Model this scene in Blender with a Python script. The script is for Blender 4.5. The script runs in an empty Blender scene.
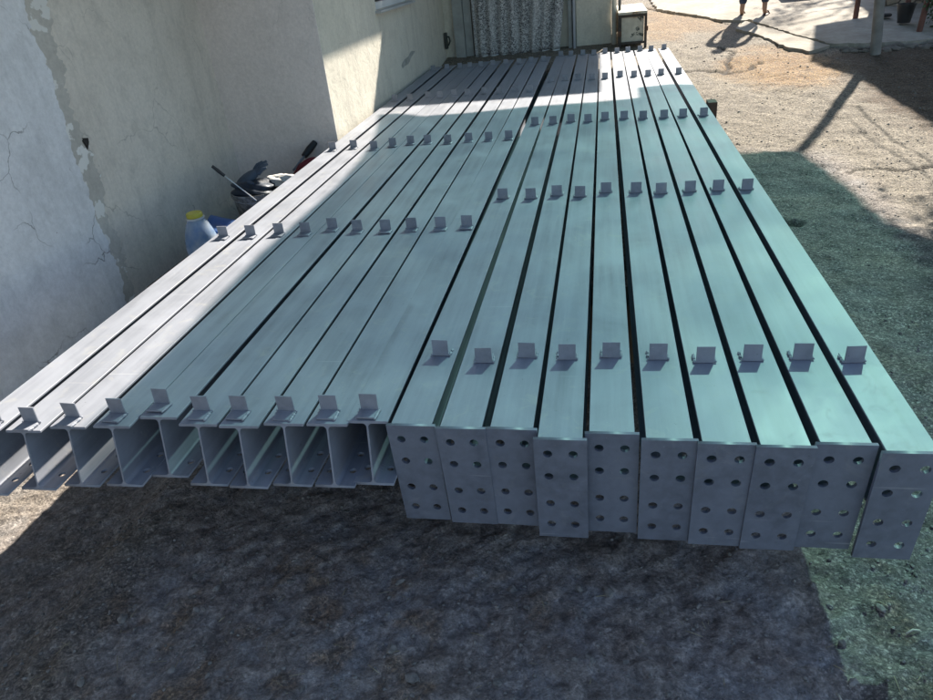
import bpy, bmesh, math, random
import numpy as np
from mathutils import Vector, Matrix
random.seed(7); rng = np.random.default_rng(11)
S = bpy.context.scene
COL = S.collection
# ------------------------------------------------------------ camera
cam_d = bpy.data.cameras.new('camera'); cam = bpy.data.objects.new('camera', cam_d); COL.objects.link(cam)
rt = Vector((0.98255031, 0.15911330, -0.09632154)); dn = Vector((-0.00474851, -0.49623843, -0.86817330)); fw = Vector((-0.18593637, 0.85348133, -0.48682367))
M = Matrix(((rt.x, -dn.x, -fw.x, 0), (rt.y, -dn.y, -fw.y, 0), (rt.z, -dn.z, -fw.z, 1.72), (0, 0, 0, 1)))
cam.matrix_world = M
cam_d.sensor_width = 36; cam_d.lens = 27.0; cam_d.clip_start = .05; cam_d.clip_end = 400
S.camera = cam
# ------------------------------------------------------------ light
AZ = math.radians(21); EL = math.radians(40)
W = bpy.data.worlds.new('World'); S.world = W; W.use_nodes = True
nt = W.node_tree; nt.nodes.clear()
sky = nt.nodes.new('ShaderNodeTexSky'); sky.sky_type = 'NISHITA'; sky.sun_disc = False
sky.sun_elevation = EL; sky.sun_rotation = AZ; sky.air_density = 1.0; sky.dust_density = 1.0
bg = nt.nodes.new('ShaderNodeBackground'); bg.inputs['Strength'].default_value = 0.088
wo = nt.nodes.new('ShaderNodeOutputWorld')
nt.links.new(sky.outputs[0], bg.inputs[0]); nt.links.new(bg.outputs[0], wo.inputs[0])
sd = bpy.data.lights.new('sun', 'SUN'); sd.energy = 5.0; sd.angle = math.radians(.9); sd.color = (1, .93, .82)
sun = bpy.data.objects.new('sun', sd); COL.objects.link(sun)
sdir = Vector((math.sin(AZ) * math.cos(EL), math.cos(AZ) * math.cos(EL), math.sin(EL)))
sun.rotation_euler = (-sdir).to_track_quat('-Z', 'Y').to_euler(); sun.location = (3, 8, 9)
S.view_settings.view_transform = 'Standard'; S.view_settings.look = 'None'
S.view_settings.exposure = 1.45; S.view_settings.gamma = 1; S.view_settings.use_curve_mapping = False
S.render.engine = 'CYCLES'
S.cycles.max_bounces = 8; S.cycles.transparent_max_bounces = 12

# ------------------------------------------------------------ node helpers
class NT:
    def __init__(s, name, disp=False):
        s.m = bpy.data.materials.new(name); s.m.use_nodes = True; s.t = s.m.node_tree; s.t.nodes.clear()
        s.out = s.n('ShaderNodeOutputMaterial'); s.b = s.n('ShaderNodeBsdfPrincipled'); s.l(s.b.outputs[0], s.out.inputs[0])
        s.co = s.n('ShaderNodeTexCoord').outputs['Object']
    def n(s, t, **k):
        x = s.t.nodes.new(t)
        for a, v in k.items(): setattr(x, a, v)
        return x
    def l(s, a, b): s.t.links.new(a, b)
    def mapv(s, sc=(1, 1, 1), loc=(0, 0, 0), src=None):
        x = s.n('ShaderNodeMapping'); x.inputs['Scale'].default_value = sc; x.inputs['Location'].default_value = loc
        s.l(src or s.co, x.inputs[0]); return x.outputs[0]
    def noise(s, scale, detail=4, rough=.55, src=None, dist=0.0):
        x = s.n('ShaderNodeTexNoise'); x.inputs['Scale'].default_value = scale; x.inputs['Detail'].default_value = detail
        x.inputs['Roughness'].default_value = rough; x.inputs['Distortion'].default_value = dist
        s.l(src or s.co, x.inputs['Vector']); return x.outputs['Fac']
    def voro(s, scale, feature='F1', src=None, out='Distance', rand=1.0):
        x = s.n('ShaderNodeTexVoronoi', feature=feature); x.inputs['Scale'].default_value = scale
        x.inputs['Randomness'].default_value = rand
        s.l(src or s.co, x.inputs['Vector']); return x.outputs[out]
    def ramp(s, f, *st):
        x = s.n('ShaderNodeValToRGB'); e = x.color_ramp.elements
        while len(e) < len(st): e.new(.5)
        for i, (p, c) in enumerate(st):
            e[i].position = p; e[i].color = (c, c, c, 1) if isinstance(c, (int, float)) else (*c, 1)
        s.l(f, x.inputs[0]); return x.outputs[0]
    def mix(s, f, a, b, mode='MIX'):
        x = s.n('ShaderNodeMix', data_type='RGBA', blend_type=mode)
        for i, v in ((0, f), (6, a), (7, b)):
            if isinstance(v, (int, float)): x.inputs[i].default_value = v if i == 0 else (v, v, v, 1)
            elif isinstance(v, tuple): x.inputs[i].default_value = (*v, 1)
            else: s.l(v, x.inputs[i])
        return x.outputs[2]
    def math(s, op, a, b=0.0, clamp=False):
        x = s.n('ShaderNodeMath', operation=op, use_clamp=clamp)
        for i, v in ((0, a), (1, b)):
            if isinstance(v, (int, float)): x.inputs[i].default_value = v
            else: s.l(v, x.inputs[i])
        return x.outputs[0]
    def bump(s, h, strength=.5, dist=.01, prev=None):
        x = s.n('ShaderNodeBump'); x.inputs['Strength'].default_value = strength; x.inputs['Distance'].default_value = dist
        s.l(h, x.inputs['Height'])
        if prev: s.l(prev, x.inputs['Normal'])
        return x.outputs[0]
    def fin(s, col=None, rough=None, metal=0.0, nrm=None, spec=None):
        for k, v in (('Base Color', col), ('Roughness', rough), ('Metallic', metal), ('Normal', nrm), ('Specular IOR Level', spec)):
            if v is None: continue
            i = s.b.inputs[k]
            if isinstance(v, tuple): i.default_value = (*v, 1)
            elif isinstance(v, (int, float)): i.default_value = v
            else: s.l(v, i)
        return s.m

def simple(name, col, rough=.6, var=.25, scale=8, metal=0, bump=.0, fine=60, spec=None):
    t = NT(name); a = tuple(c * (1 - var) for c in col); b = tuple(min(1, c * (1 + var)) for c in col)
    f = t.noise(scale, 5, .6); c = t.mix(t.ramp(f, (.3, 0), (.7, 1)), a, b)
    nr = t.bump(t.noise(fine, 3), bump, .005) if bump else None
    r = t.ramp(t.noise(scale * 2, 3), (.3, max(0, rough - .08)), (.7, min(1, rough + .1)))
    return t.fin(c, r, metal, nr, spec)

def steel_mat(name, k, base=(.24, .252, .285)):
    t = NT(name)
    oi = t.n('ShaderNodeObjectInfo'); rnd = oi.outputs['Random']
    off = t.n('ShaderNodeVectorMath', operation='ADD'); t.l(t.co, off.inputs[0])
    cmb = t.n('ShaderNodeCombineXYZ'); t.l(t.math('MULTIPLY', rnd, 37.0), cmb.inputs[0]); t.l(t.math('MULTIPLY', rnd, 91.0), cmb.inputs[1])
    t.l(cmb.outputs[0], off.inputs[1]); v = off.outputs[0]
    streak = t.noise(1, 5, .6, t.mapv((26, 1.1, 26), src=v))
    blot = t.noise(2.6, 5, .62, t.mapv((1.6, 1, 1), src=v), .6)
    fine = t.noise(160, 2, .5, v)
    c = t.mix(t.ramp(blot, (.32, 0), (.7, 1)), tuple(x * .76 for x in base), tuple(x * 1.18 for x in base))
    c = t.mix(t.ramp(streak, (.35, 0), (.75, .75)), c, tuple(x * 1.32 for x in base))
    # dusty scuffs and small dark chips
    dust = t.ramp(t.noise(9, 6, .72, v, 1.2), (.56, 0), (.72, .55 * k))
    c = t.mix(dust, c, (.36, .355, .33))
    chip = t.ramp(t.voro(17, src=v), (.018, 1), (.035, 0)); cm = t.ramp(t.noise(3, 2, .5, v), (.52, 0), (.56, 1))
    c = t.mix(t.math('MULTIPLY', t.math('MULTIPLY', chip, cm), .8), c, (.07, .06, .055))
    sc = t.ramp(t.noise(1, 2, .4, t.mapv((1.2, 120, 60), src=v), .3), (.70, 0), (.73, .5))
    scm = t.ramp(t.noise(4, 2, .5, v), (.55, 0), (.62, 1))
    c = t.mix(t.math('MULTIPLY', sc, scm), c, (.45, .45, .46))
    spk = t.ramp(t.noise(70, 3, .6, v), (.70, 0), (.76, .6 * k)); c = t.mix(spk, c, (.42, .42, .42))
    spd = t.ramp(t.noise(45, 4, .7, t.mapv((1, 1, 1), (5, 3, 1), v)), (.665, 0), (.72, .55 * k)); c = t.mix(spd, c, (.10, .095, .09))
    r = t.ramp(blot, (.3, .40), (.72, .54))
    r = t.mix(dust, r, .62)
    nb = t.bump(t.noise(5.5, 3, .5, v), .10, .01)
    nb = t.bump(fine, .10, .0006, nb)
    return t.fin(c, r, .0, nb, .35)

STEEL = steel_mat('grey_painted_steel', 1.0)
PLATE_SHADED = steel_mat('grey_plate_shaded', .4, (.155, .168, .205))  # same paint as the beams, darkened for the shade on the end faces

# ------------------------------------------------------------ mesh helpers
def link(name, me, mat=None, parent=None):
    o = bpy.data.objects.new(name, me); COL.objects.link(o)
    if mat is not None and me is not None and not me.materials: me.materials.append(mat)
    if parent is not None: o.parent = parent
    return o
def tag(o, label, cat, group=None):
    o['label'] = label; o['category'] = cat
    if group: o['group'] = group
    return o
def empty(name, loc=(0, 0, 0), rz=0):
    o = bpy.data.objects.new(name, None); COL.objects.link(o); o.location = loc; o.rotation_euler = (0, 0, rz); o.empty_display_size = .1
    return o
def fin_bm(bm, name, smooth=False, ang=None):
    bmesh.ops.recalc_face_normals(bm, faces=bm.faces)
    me = bpy.data.meshes.new(name); bm.to_mesh(me); bm.free()
    if smooth:
        me.polygons.foreach_set('use_smooth', [True] * len(me.polygons))
        if ang is not None: me.set_sharp_from_angle(angle=math.radians(ang))
    return me
def box(bm, x0, x1, y0, y1, z0, z1, bev=0):
    r = bmesh.ops.create_cube(bm, size=1)
    for v in r['verts']: v.co = Vector((x0 + (v.co.x + .5) * (x1 - x0), y0 + (v.co.y + .5) * (y1 - y0), z0 + (v.co.z + .5) * (z1 - z0)))
    if bev:
        es = list({e for v in r['verts'] for e in v.link_edges})
        bmesh.ops.bevel(bm, geom=es, offset=bev, segments=2, profile=.7, affect='EDGES')
    return r['verts']
def tube(bm, pts, rad, seg=10, cap=True):
    pts = [Vector(p) for p in pts]; rad = rad if isinstance(rad, (list, tuple)) else [rad] * len(pts)
    rings = []
    for i, p in enumerate(pts):
        d = (pts[min(i + 1, len(pts) - 1)] - pts[max(i - 1, 0)]).normalized()
        a = d.orthogonal().normalized() if not rings else (prev - d * prev.dot(d)).normalized()
        prev = a; b = d.cross(a)
        rings.append([bm.verts.new(p + (a * math.cos(2 * math.pi * k / seg) + b * math.sin(2 * math.pi * k / seg)) * rad[i]) for k in range(seg)])
    for r0, r1 in zip(rings, rings[1:]):
        for k in range(seg): bm.faces.new((r0[k], r0[(k + 1) % seg], r1[(k + 1) % seg], r1[k]))
    if cap: bm.faces.new(rings[0][::-1]); bm.faces.new(rings[-1])
def lathe(bm, prof, c=(0, 0, 0), seg=28, capb=True, capt=True):
    rings = []
    for r, z in prof: rings.append([bm.verts.new((c[0] + r * math.cos(2 * math.pi * k / seg), c[1] + r * math.sin(2 * math.pi * k / seg), c[2] + z)) for k in range(seg)])
    for a, b in zip(rings, rings[1:]):
        for k in range(seg): bm.faces.new((a[k], a[(k + 1) % seg], b[(k + 1) % seg], b[k]))
    if capb: bm.faces.new(rings[0][::-1])
    if capt: bm.faces.new(rings[-1])
def prism(bm, pts, ext):
    e = Vector(ext); a = [bm.verts.new(Vector(p)) for p in pts]; b = [bm.verts.new(Vector(p) + e) for p in pts]
    n = len(a); f1 = bm.faces.new(a); f2 = bm.faces.new(b[::-1])
    for i in range(n): bm.faces.new((a[i], b[i], b[(i + 1) % n], a[(i + 1) % n]))
    bmesh.ops.triangulate(bm, faces=[f1, f2])
def plate_holes(outline, holes, r, th, seg=20, bev=0):
    """flat plate in XY with real holes, thickness th centred on z=0, as a mesh"""
    cu = bpy.data.curves.new('tmp', 'CURVE'); cu.dimensions = '2D'; cu.fill_mode = 'BOTH'; cu.extrude = th / 2
    def sp(p):
        s = cu.splines.new('POLY'); s.points.add(len(p) - 1)
        for i, q in enumerate(p): s.points[i].co = (q[0], q[1], 0, 1)
        s.use_cyclic_u = True
    sp(outline)
    for h in holes: sp([(h[0] + r * math.cos(2 * math.pi * k / seg), h[1] + r * math.sin(2 * math.pi * k / seg)) for k in range(seg)])
    o = bpy.data.objects.new('tmp', cu); COL.objects.link(o)
    bpy.context.view_layer.update()
    me = bpy.data.meshes.new_from_object(o.evaluated_get(bpy.context.evaluated_depsgraph_get()))
    bpy.data.objects.remove(o); bpy.data.curves.remove(cu)
    return me

# ---- value noise in numpy
def vnoise(x, y, sc, seed):
    x = x * sc; y = y * sc; xi = np.floor(x).astype(np.int64); yi = np.floor(y).astype(np.int64); fx = x - xi; fy = y - yi
    fx = fx * fx * (3 - 2 * fx); fy = fy * fy * (3 - 2 * fy)
    def h(a, b):
        n = (a * 374761393 + b * 668265263 + seed * 974711) & 0xffffffff
        n = ((n ^ (n >> 13)) * 1274126177) & 0xffffffff; n = n ^ (n >> 16)
        return (n & 0xffff) / 65535.0
    return (h(xi, yi) * (1 - fx) + h(xi + 1, yi) * fx) * (1 - fy) + (h(xi, yi + 1) * (1 - fx) + h(xi + 1, yi + 1) * fx) * fy
def fbm(x, y, sc, seed, o=4):
    s = 0; a = .5; t = 0
    for i in range(o): s = s + a * vnoise(x, y, sc * 2 ** i, seed + i * 17); t += a; a *= .55
    return s / t
def sst(a, b, x): t = np.clip((x - a) / (b - a), 0, 1); return t * t * (3 - 2 * t)
def gz(y): return 0.0 if y < 6.3 else .09 * (y - 6.6) if y > 6.9 else .09 * (y - 6.3) ** 2 / 1.2
def poly_dist(X, Y, pts):
    d = np.full(X.shape, 9.0)
    for (x0, y0), (x1, y1) in zip(pts, pts[1:]):
        dx, dy = x1 - x0, y1 - y0; t = np.clip(((X - x0) * dx + (Y - y0) * dy) / (dx * dx + dy * dy), 0, 1)
        d = np.minimum(d, np.hypot(X - x0 - t * dx, Y - y0 - t * dy))
    return d

# ------------------------------------------------------------ ground
def axis(fine0, fine1, st, lo, hi):
    a = list(np.arange(fine0, fine1, st)); s = st
    while a[-1] < hi: s = min(s * 1.12, 6); a.append(a[-1] + s)
    s = st
    while a[0] > lo: s = min(s * 1.12, 6); a.insert(0, a[0] - s)
    return np.array(a)
gx = axis(-2.5, 3.4, .021, -70, 70)
ya = list(np.arange(.75, 3.0, .0165)) + list(np.arange(3.0, 9.0, .024)) + list(np.arange(9.0, 14.5, .04)); s_ = .04
while ya[-1] < 130: s_ = min(s_ * 1.12, 6); ya.append(ya[-1] + s_)
s_ = .03
while ya[0] > -12: s_ = min(s_ * 1.15, 2); ya.insert(0, ya[0] - s_)
gy = np.array(ya)
X, Y = np.meshgrid(gx, gy)
Z = np.where(Y < 6.3, 0, np.where(Y > 6.9, .09 * (Y - 6.6), .09 * (Y - 6.3) ** 2 / 1.2))
Z = np.where(Y > 20, .09 * 13.4 + (Y - 20) * .01, Z)
Z -= np.maximum(.20 * sst(3.6, 2.0, Y) * sst(2.6, 1.3, X), .28 * sst(-1.4, -2.15, X) * sst(6.2, 5.8, Y))
near = sst(14, 8, Y)
rough_r = .35 + .65 * sst(3.5, 1.5, Y)
Z += (fbm(X, Y, 1.3, 3, 3) - .5) * .05 * near
Z += (fbm(X, Y, 7, 5, 4) - .5) * .034 * near
Z += (fbm(X, Y, 26, 8, 3) - .5) * .034 * near * rough_r
crk = [[(.5, 9.55), (.9, 9.4), (1.23, 9.43), (1.5, 9.25), (1.75, 9.3), (1.95, 9.6)], [(1.5, 9.25), (1.6, 9.8), (1.75, 10.2), (1.6, 10.5)],
       [(.8, 13.9), (1.3, 13.0), (1.7, 12.5), (1.9, 11.9)], [(1.9, 5.75), (2.1, 5.85), (2.3, 5.7), (2.6, 5.8)], [(1.05, 4.7), (1.2, 4.72), (1.3, 4.66)]]
jx = (fbm(X, Y, 9, 31, 3) - .5) * .14; jy = (fbm(X, Y, 9, 57, 3) - .5) * .14
cd = np.full(X.shape, 9.0)
for c in crk: cd = np.minimum(cd, poly_dist(X + jx, Y + jy, c))
crack = sst(.045, .012, cd)
Z -= crack * .025
# zones
n1 = fbm(X, Y, 2.2, 71, 4); n2 = fbm(X, Y, 5, 91, 4)
ochre = sst(.62, .30, np.hypot((X - 2.15) / .95, (Y - 9.35) / 1.15) * .62 + (n1 - .5) * .5)
ochre = np.maximum(ochre, .75 * sst(.8, .3, np.hypot((X - 1.15) / .8, (Y - 12.7) / 1.9) * .7 + (n1 - .5) * .8))
n3 = fbm(X, Y, 11, 191, 4)
ochre = np.maximum(ochre, .7 * sst(.54, .70, n3 + .10 * (1 - np.clip(np.hypot((X + .95) / .7, (Y - 1.42) / .35), 0, 2))) * sst(1.6, .8, np.hypot((X + .9) / .8, (Y - 1.42) / .4)))
ochre = np.maximum(ochre, .8 * sst(.60, .70, n2) * sst(.7, .95, X) * sst(3.2, 2.4, Y))
dirt = sst(2.55, 2.85, X + (n2 - .5) * .5) * sst(6.0, 7.0, Y + (X - 2.9) * 1.2) * sst(9.9, 9.5, Y)
dirt = np.maximum(dirt, sst(3.6, 4.2, X + (n1 - .5)))
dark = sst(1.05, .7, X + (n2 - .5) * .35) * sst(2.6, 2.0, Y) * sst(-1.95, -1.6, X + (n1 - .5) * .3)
dark = np.maximum(dark, (.30 + .45 * sst(.4, .65, n1)) * sst(6.6, 6.0, Y) * sst(2.1, 1.75, X))  # greyer tone laid over the ground in the canopy's shadow
nv = X.size; ny, nx = X.shape
me = bpy.data.meshes.new('ground')
me.vertices.add(nv); me.vertices.foreach_set('co', np.stack([X, Y, Z], -1).astype(np.float32).ravel())
idx = np.arange(nv).reshape(ny, nx); q = np.stack([idx[:-1, :-1], idx[:-1, 1:], idx[1:, 1:], idx[1:, :-1]], -1).reshape(-1, 4)
me.loops.add(q.size); me.loops.foreach_set('vertex_index', q.ravel().astype(np.int32))
me.polygons.add(len(q)); me.polygons.foreach_set('loop_start', (np.arange(len(q)) * 4).astype(np.int32)); me.polygons.foreach_set('loop_total', np.full(len(q), 4, np.int32))
me.polygons.foreach_set('use_smooth', np.ones(len(q), bool)); me.update()
at = me.color_attributes.new('zone', 'FLOAT_COLOR', 'POINT')
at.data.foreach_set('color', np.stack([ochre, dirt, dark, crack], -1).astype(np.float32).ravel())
at = me.color_attributes.new('canopy_shade', 'FLOAT_COLOR', 'POINT'); tz = sst(.95, 1.15, X + (n2 - .5) * .2) * sst(6.75, 6.3, Y + (n2 - .5) * .4) * sst(2.0, 1.72, X + (n2 - .5) * .3 - .25 * np.clip(4.6 - Y, 0, 3)) * (.55 + .45 * sst(.35, .6, n1)) * sst(2.6, 3.4, Y + 1.2 * (n1 - .5))  # canopy shade painted into the ground colour, mask follows its shadow edge
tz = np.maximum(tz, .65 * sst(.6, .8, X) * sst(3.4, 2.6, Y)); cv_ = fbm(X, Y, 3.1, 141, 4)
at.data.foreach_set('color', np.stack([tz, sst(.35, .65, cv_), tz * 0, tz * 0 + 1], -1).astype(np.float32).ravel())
t = NT('rough_ground')
A = t.n('ShaderNodeAttribute', attribute_name='zone'); sep = t.n('ShaderNodeSeparateColor'); t.l(A.outputs['Color'], sep.inputs[0])
zo, zd, zk, zc = sep.outputs[0], sep.outputs[1], sep.outputs[2], A.outputs['Alpha']
big = t.noise(.9, 5, .6); med = t.noise(6, 6, .68, None, .4); fin = t.noise(48, 5, .7)
wv = t.n('ShaderNodeVectorMath', operation='MULTIPLY_ADD'); nn = t.n('ShaderNodeTexNoise'); nn.inputs['Scale'].default_value = 30; t.l(t.co, nn.inputs['Vector'])
t.l(nn.outputs['Color'], wv.inputs[0]); wv.inputs[1].default_value = (.018, .018, .018); t.l(t.co, wv.inputs[2])
v1 = t.n('ShaderNodeTexVoronoi'); v1.inputs['Scale'].default_value = 85; t.l(wv.outputs[0], v1.inputs['Vector'])
v2 = t.n('ShaderNodeTexVoronoi'); v2.inputs['Scale'].default_value = 120; t.l(wv.outputs[0], v2.inputs['Vector'])
peb = t.n('ShaderNodeSeparateColor'); t.l(v1.outputs['Color'], peb.inputs[0])
c = t.mix(t.ramp(med, (.3, 0), (.7, 1)), (.17, .14, .108), (.34, .292, .225))
c = t.mix(t.ramp(big, (.35, 0), (.65, .5)), c, (.27, .235, .195))
dk = t.mix(t.ramp(t.noise(15, 7, .74, None, .5), (.36, 0), (.66, 1)), (.18, .15, .135), (.55, .475, .42))
dk = t.mix(t.ramp(t.noise(2.3, 5, .7, None, .8), (.46, 0), (.66, .75)), dk, (.42, .415, .43))
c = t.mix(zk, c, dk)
c = t.mix(t.math('MULTIPLY', zo, t.ramp(fin, (.25, .35), (.6, 1))), c, t.mix(t.ramp(med, (.3, 0), (.7, 1)), (.20, .105, .045), (.40, .26, .125)))
c = t.mix(zd, c, t.mix(t.ramp(med, (.3, 0), (.7, 1)), (.085, .058, .038), (.16, .115, .078)))
c = t.mix(t.ramp(peb.outputs[0], (.7, 0), (1.0, .3)), c, (.34, .32, .28), 'MIX')
c = t.mix(t.ramp(peb.outputs[1], (.7, 0), (1.0, .4)), c, (.055, .05, .05), 'MIX')
c = t.mix(1.0, c, t.ramp(fin, (.28, .42), (.72, 1.5)), 'MULTIPLY')
grit = t.noise(130, 5, .8); c = t.mix(1.0, c, t.ramp(grit, (.33, .55), (.50, .95), (.68, 1.5)), 'MULTIPLY')
cell2 = t.n('ShaderNodeSeparateColor'); t.l(v2.outputs['Color'], cell2.inputs[0]); cmk = t.ramp(t.noise(3.7, 5, .65, None, .6), (.36, .25), (.62, 1)); c = t.mix(cmk, c, t.mix(1.0, c, t.ramp(cell2.outputs[0], (0, .5), (.6, 1.0), (1.0, 1.7)), 'MULTIPLY'))
fc0 = c
c = t.mix(1.0, c, t.ramp(peb.outputs[2], (0, .72), (1.0, 1.3)), 'MULTIPLY')
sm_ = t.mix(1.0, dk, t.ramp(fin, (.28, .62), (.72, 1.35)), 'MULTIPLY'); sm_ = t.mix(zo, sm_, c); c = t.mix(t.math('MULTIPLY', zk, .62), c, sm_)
A2 = t.n('ShaderNodeAttribute', attribute_name='canopy_shade'); s2 = t.n('ShaderNodeSeparateColor'); t.l(A2.outputs['Color'], s2.inputs[0])
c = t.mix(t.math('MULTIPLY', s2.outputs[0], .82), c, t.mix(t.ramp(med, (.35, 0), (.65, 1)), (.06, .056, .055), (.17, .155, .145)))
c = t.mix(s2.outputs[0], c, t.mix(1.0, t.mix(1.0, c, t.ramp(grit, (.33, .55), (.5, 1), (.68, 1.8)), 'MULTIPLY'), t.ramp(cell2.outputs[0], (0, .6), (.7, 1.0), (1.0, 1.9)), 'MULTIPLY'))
c = t.mix(t.math('MULTIPLY', zc, .85), c, (.028, .022, .018))
hh = t.math('ADD', t.math('MULTIPLY', v1.outputs['Distance'], -.5), t.math('MULTIPLY', v2.outputs['Distance'], -.3))
nb = t.bump(hh, .55, .010); nb = t.bump(grit, .8, .010, nb); nb = t.bump(fin, .8, .02, nb); nb = t.bump(t.noise(20, 6, .7, None, .4), .6, .04, nb)
gm = t.fin(c, t.ramp(fin, (.3, .75), (.7, .95)), 0, nb, .3)
g = link('ground', me, gm); g['kind'] = 'structure'

# loose stones: nobody could count them
def hz(x, y): return gz(y)
ii = lambda v, a: int(np.clip(np.searchsorted(a, v), 1, len(a) - 1))
def zat(x, y): return float(Z[ii(y, gy), ii(x, gx)])
b_ = bmesh.new(); bmesh.ops.create_icosphere(b_, subdivisions=1, radius=1); b_.verts.ensure_lookup_table()
IV = np.array([v.co[:] for v in b_.verts]); IF = np.array([[v.index for v in f.verts] for f in b_.faces]); b_.free()
def stones(specs):
    vs, fs = [], []
    for i, (x, y, s) in enumerate(specs):
        ax = np.array([rng.uniform(.7, 1.5), rng.uniform(.7, 1.3), rng.uniform(.4, .8)]); a = rng.uniform(0, 6.28)
        p = IV * ax * s * rng.uniform(.75, 1.2, (len(IV), 1)); R_ = np.array([[math.cos(a), -math.sin(a), 0], [math.sin(a), math.cos(a), 0], [0, 0, 1]])
        vs.append(p @ R_.T + [x, y, zat(x, y) + s * .12]); fs.append(IF + i * len(IV))
    me = bpy.data.meshes.new('gravel'); me.from_pydata(np.concatenate(vs).tolist(), [], np.concatenate(fs).tolist()); return me
U = random.uniform
sp_l = [(U(-2.3, 1.5), U(.95, 2.5), random.choice([.002, .003, .003, .004, .005, .0065, .008])) for i in range(3000)]
sp_l += [(U(.9, 3.2), U(1.4, 7), random.choice([.002, .003, .004, .005, .007])) for i in range(4500)]
sp_l += [(U(-2.2, 1.5), U(.95, 1.75), U(.009, .019)) for i in range(60)]
sp_l += [(U(.8, 4.2), U(6.5, 11), random.choice([.004, .006, .008, .012])) for i in range(500)]
me = stones(sp_l)
gv = link('gravel', me, simple('gravel_stone', (.20, .185, .165), .9, .62, 38, bump=.4)); gv['kind'] = 'stuff'; gv['label'] = 'small loose stones and grit scattered over the ground'

# broken concrete slabs up the yard
def conc():
    t = NT('old_concrete'); big = t.noise(1.4, 5, .65); med = t.noise(11, 6, .7)
    c = t.mix(t.ramp(big, (.35, 0), (.65, 1)), (.27, .24, .20), (.42, .385, .33)); c = t.mix(t.ramp(med, (.3, .45), (.6, 0)), c, (.19, .16, .125))
    return t.fin(c, .9, 0, t.bump(t.noise(60, 4, .7), .4, .006, t.bump(med, .4, .02)), .3)
CONC = conc()
def jag(pts, n=10, a=.035, seed=1):
    r = random.Random(seed); out = []
    for p, q in zip(pts, pts[1:] + pts[:1]):
        L = math.hypot(q[0] - p[0], q[1] - p[1]); k = max(1, int(L * n)) if L < 5 else 1
        for i in range(k): out.append((p[0] + (q[0] - p[0]) * i / k + r.uniform(-a, a) * (i > 0), p[1] + (q[1] - p[1]) * i / k + r.uniform(-a, a) * (i > 0)))
    return out
def slab(pts, h, seed):
    bm = bmesh.new(); P3 = [(x, y, .09 * (y - 6.6) + h) for x, y in jag(pts, 16, .022, seed)]
    prism(bm, P3, (0, 0, -.3)); o = link('concrete_slab', fin_bm(bm, 'concrete_slab'), CONC); o['kind'] = 'structure'
slab([(1.95, 11.45), (2.10, 11.10), (2.2, 10.8), (2.35, 10.12), (2.55, 9.8), (2.84, 10.02), (2.615, 10.6), (2.365, 11.3), (2.15, 11.9)], .032, 3)
slab([(2.85, 10.05), (3.15, 9.95), (3.6, 9.86), (4.4, 9.9), (7, 9.9), (7, 12.0), (3.6, 12.1), (2.2, 11.95), (2.38, 11.33), (2.63, 10.62)], .045, 4)
slab([(1.0, 13.5), (1.5, 12.75), (1.85, 12.15), (2.16, 11.97), (3.6, 12.14), (8, 12.05), (8, 15.5), (.9, 15.5)], .03, 5)
bm = bmesh.new()
for i in range(46):
    k = random.random(); x = 2.9 + k * 1.7; y = 9.78 + random.uniform(-.16, .05); s = random.uniform(.02, .06)
    r = bmesh.ops.create_icosphere(bm, subdivisions=2, radius=s)
    for v in r['verts']: v.co = Vector((v.co.x * 1.3, v.co.y, v.co.z * .7)) * random.uniform(.85, 1.15) + Vector((x, y, gz(y) + .01))
rb = link('rubble', fin_bm(bm, 'rubble', True, 40), simple('rubble_stone', (.16, .14, .12), .9, .4, 6, bump=.4)); rb['kind'] = 'stuff'; rb['label'] = 'broken concrete rubble along the edge of the slab'

# ------------------------------------------------------------ steel beams
FW, H, TF, TW, L = .1375, .222, .0085, .006, 8.33
def shear_front(me, k, y_lim=.3):
    for v in me.vertices:
        if v.co.y < y_lim: v.co.y += k * v.co.z
def flange(z0, z1, FW=FW):
    bm = bmesh.new(); c = .0012; w = FW / 2
    pr = [(-w + c, z0), (w - c, z0), (w, z0 + c), (w, z1 - c), (w - c, z1), (-w + c, z1), (-w, z1 - c), (-w, z0 + c)]
    a = [bm.verts.new((x, 0, z)) for x, z in pr]; b = [bm.verts.new((x, L, z)) for x, z in pr]
    bm.faces.new(a[::-1]); bm.faces.new(b)
    for i in range(8): bm.faces.new((a[i], a[(i + 1) % 8], b[(i + 1) % 8], b[i]))
    return fin_bm(bm, 'flange')
def web_mesh():
    bm = bmesh.new(); w = TW / 2; r = .013; zt, zb = -TF, -H + TF; pr = []
    for k in range(6): a = math.pi / 2 * k / 5; pr.append((w + r - r * math.cos(math.pi / 2 - a) if 0 else w + r * (1 - math.sin(a)), zt - r * (1 - math.cos(a)) if 1 else 0))
    pr = [(w + r * (1 - math.sin(a)), zt - r * (1 - math.cos(a))) for a in [math.pi / 2 * k / 5 for k in range(6)]]
    right = pr + [(x, zt + zb - z) for x, z in pr[::-1]]
    prof = right + [(-x, z) for x, z in right[::-1]]
    a = [bm.verts.new((x, 0, z)) for x, z in prof]; b = [bm.verts.new((x, L, z)) for x, z in prof]; n = len(prof)
    bm.faces.new(a[::-1]); bm.faces.new(b)
    for i in range(n): bm.faces.new((a[i], a[(i + 1) % n], b[(i + 1) % n], b[i]))
    return fin_bm(bm, 'web', True, 40)
def bottom_holed():
    w = FW / 2
    hs = [(sx * .040, y) for sx in (-1, 1) for y in (.075, .165)]
    me = plate_holes([(-w, 0), (w, 0), (w, L), (-w, L)], hs, .0125, TF, 18)
    for v in me.vertices: v.co.z += -H + TF / 2
    return me
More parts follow.
